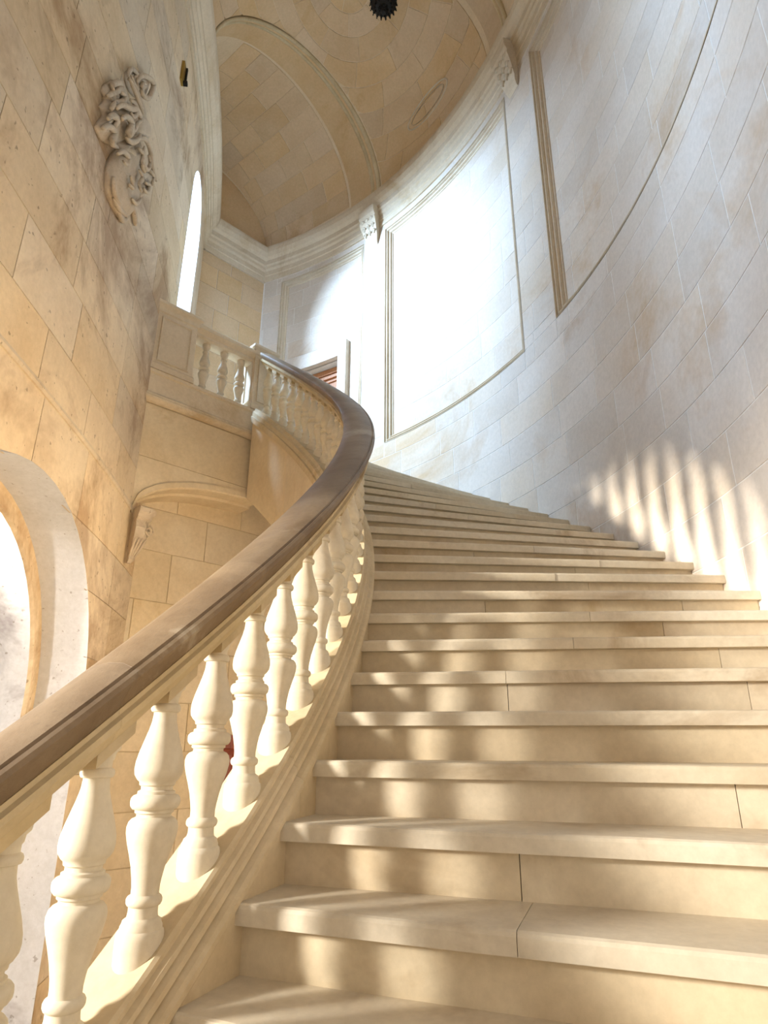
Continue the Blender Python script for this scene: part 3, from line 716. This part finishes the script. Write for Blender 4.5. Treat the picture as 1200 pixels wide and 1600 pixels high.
for q_, r_, o_ in (
    ([(450, 320), (448, 235), (500, 200), (565, 235), (580, 300), (535, 385), (480, 340), (490, 265), (520, 270)], .024, .060),
    ([(385, 240), (388, 170), (420, 145), (455, 190), (430, 220)], .020, .045),
    ([(440, 720), (500, 730), (545, 830), (555, 940), (595, 1075)], .024, .075), ([(480, 790), (462, 880), (500, 980), (530, 930), (515, 860)], .020, .085),
    ([(185, 370), (235, 345), (300, 305), (285, 255), (225, 285), (240, 330)], .026, .060), ([(190, 480), (230, 430), (290, 420), (320, 370), (280, 340)], .026, .080),
    ([(140, 640), (190, 620), (245, 680), (215, 755), (265, 800)], .028, .065), ([(165, 560), (210, 530), (250, 570), (225, 620)], .026, .080),
    ([(215, 470), (265, 440), (330, 470), (390, 480), (425, 560), (390, 595)], .026, .105), ([(245, 560), (290, 535), (335, 600), (300, 690), (355, 645), (392, 590)], .028, .115),
    ([(330, 400), (370, 430), (385, 500), (350, 540), (330, 500)], .022, .110), ([(300, 690), (330, 740), (390, 740), (430, 690)], .024, .100),
    ([(240, 850), (290, 830), (335, 885), (320, 940), (290, 910)], .024, .090), ([(400, 800), (440, 850), (430, 940), (455, 1000)], .020, .110),
    ([(228, 1040), (240, 1180), (285, 1260)], .024, .070), ([(300, 1030), (325, 1130), (290, 1100)], .016, .135), ([(380, 980), (410, 1040), (380, 1100), (400, 1160)], .018, .135),
    ([(330, 1220), (370, 1260), (410, 1220)], .018, .120), ([(488, 1090), (525, 1110), (505, 1170), (470, 1135)], .020, .085), ([(540, 980), (575, 1040), (560, 1110)], .018, .070),
    ([(250, 1220), (300, 1310), (370, 1370)], .022, .050)):
    strip(q_, r_, o_, 'scroll')
strip([(440, 1280), (455, 1360), (462, 1455)], .026, .025, 'tassel'); strip([(310, 1320), (350, 1405), (392, 1375)], .026, .03, 'tassel')

# brass bracket on the same wall
br = thing('wall_bracket', 'small brass and iron bracket high on the left wall', 'bracket', tuple(lw(5.05, 6.85)))
fixn(B().box(lambda a, o, z: lw(a, z, o), 5.00, 5.09, 0, .03, 6.86, 7.14).build('plate', 'brass', br))
fixn(B().box(lambda a, o, z: lw(a, z, o), 5.035, 5.075, .03, .075, 6.84, 6.88).build('hook', 'iron', br))
fixn(B().box(lambda a, o, z: lw(a, z, o), 5.075, 5.10, .0, .05, 6.90, 7.13).build('rim', 'iron', br))

# ------------------------------------------------------------------ hanging iron lantern
lp = Vector((0.0, 5.6, 0)); r_ = ray(599, 21); zb = 5.6 / r_.y * r_.z; lx = 5.6 / r_.y * r_.x
lt = thing('hanging_lantern', 'dark wrought iron lantern hanging from the vault', 'lantern', (lx, 5.6, zb))
def lat(prof, name, mat, n=12, sm=False):
    q = lathe(prof, n); q.V = [Vector((v.x + lx, v.y + 5.6, v.z + zb)) for v in q.V]; return fixn(q.build(name, mat, lt, smooth=sm))
lat([(.004, 0), (.03, .012), (.038, .035), (.03, .055), (.045, .07), (.06, .085), (.055, .10)], 'finial', 'iron')
lat([(.05, .09), (.10, .115), (.125, .135), (.15, .165), (.17, .19), (.175, .215), (.165, .225)], 'bottom_tier', 'iron')
for ring, rr, zz, nn in ((0, .055, .07, 9), (1, .11, .115, 14), (2, .165, .175, 18)):
    for j in range(nn):
        a = 2 * PI * j / nn; p = Vector((lx + rr * math.cos(a), 5.6 + rr * math.sin(a), zb + zz))
        fixn(B().loft(rings_tube([p + Vector((0, 0, .02)), p, p + Vector((math.cos(a) * .012, math.sin(a) * .012, -.022)), p + Vector((math.cos(a) * .018, math.sin(a) * .018, -.03))], [.012, .015, .010, .003], 6)).build('leaf', 'iron', lt))
for j in range(8):
    a = 2 * PI * j / 8
    fixn(B().loft(rings_tube([Vector((lx + .16 * math.cos(a), 5.6 + .16 * math.sin(a), zb + .21)), Vector((lx + .17 * math.cos(a), 5.6 + .17 * math.sin(a), zb + .52))], .009, 6)).build('bar', 'iron', lt))
lat([(.15, .215), (.155, .22), (.158, .51), (.153, .515)], 'glass_body', 'glass', 16, True)
lat([(.18, .51), (.185, .53), (.14, .57), (.07, .62), (.02, .66), (.012, .70)], 'crown', 'iron')
fixn(B().loft(rings_tube([Vector((lx, 5.6, zb + .69)), Vector((lx, 5.6, 9.86))], .008, 6)).build('chain', 'iron', lt))
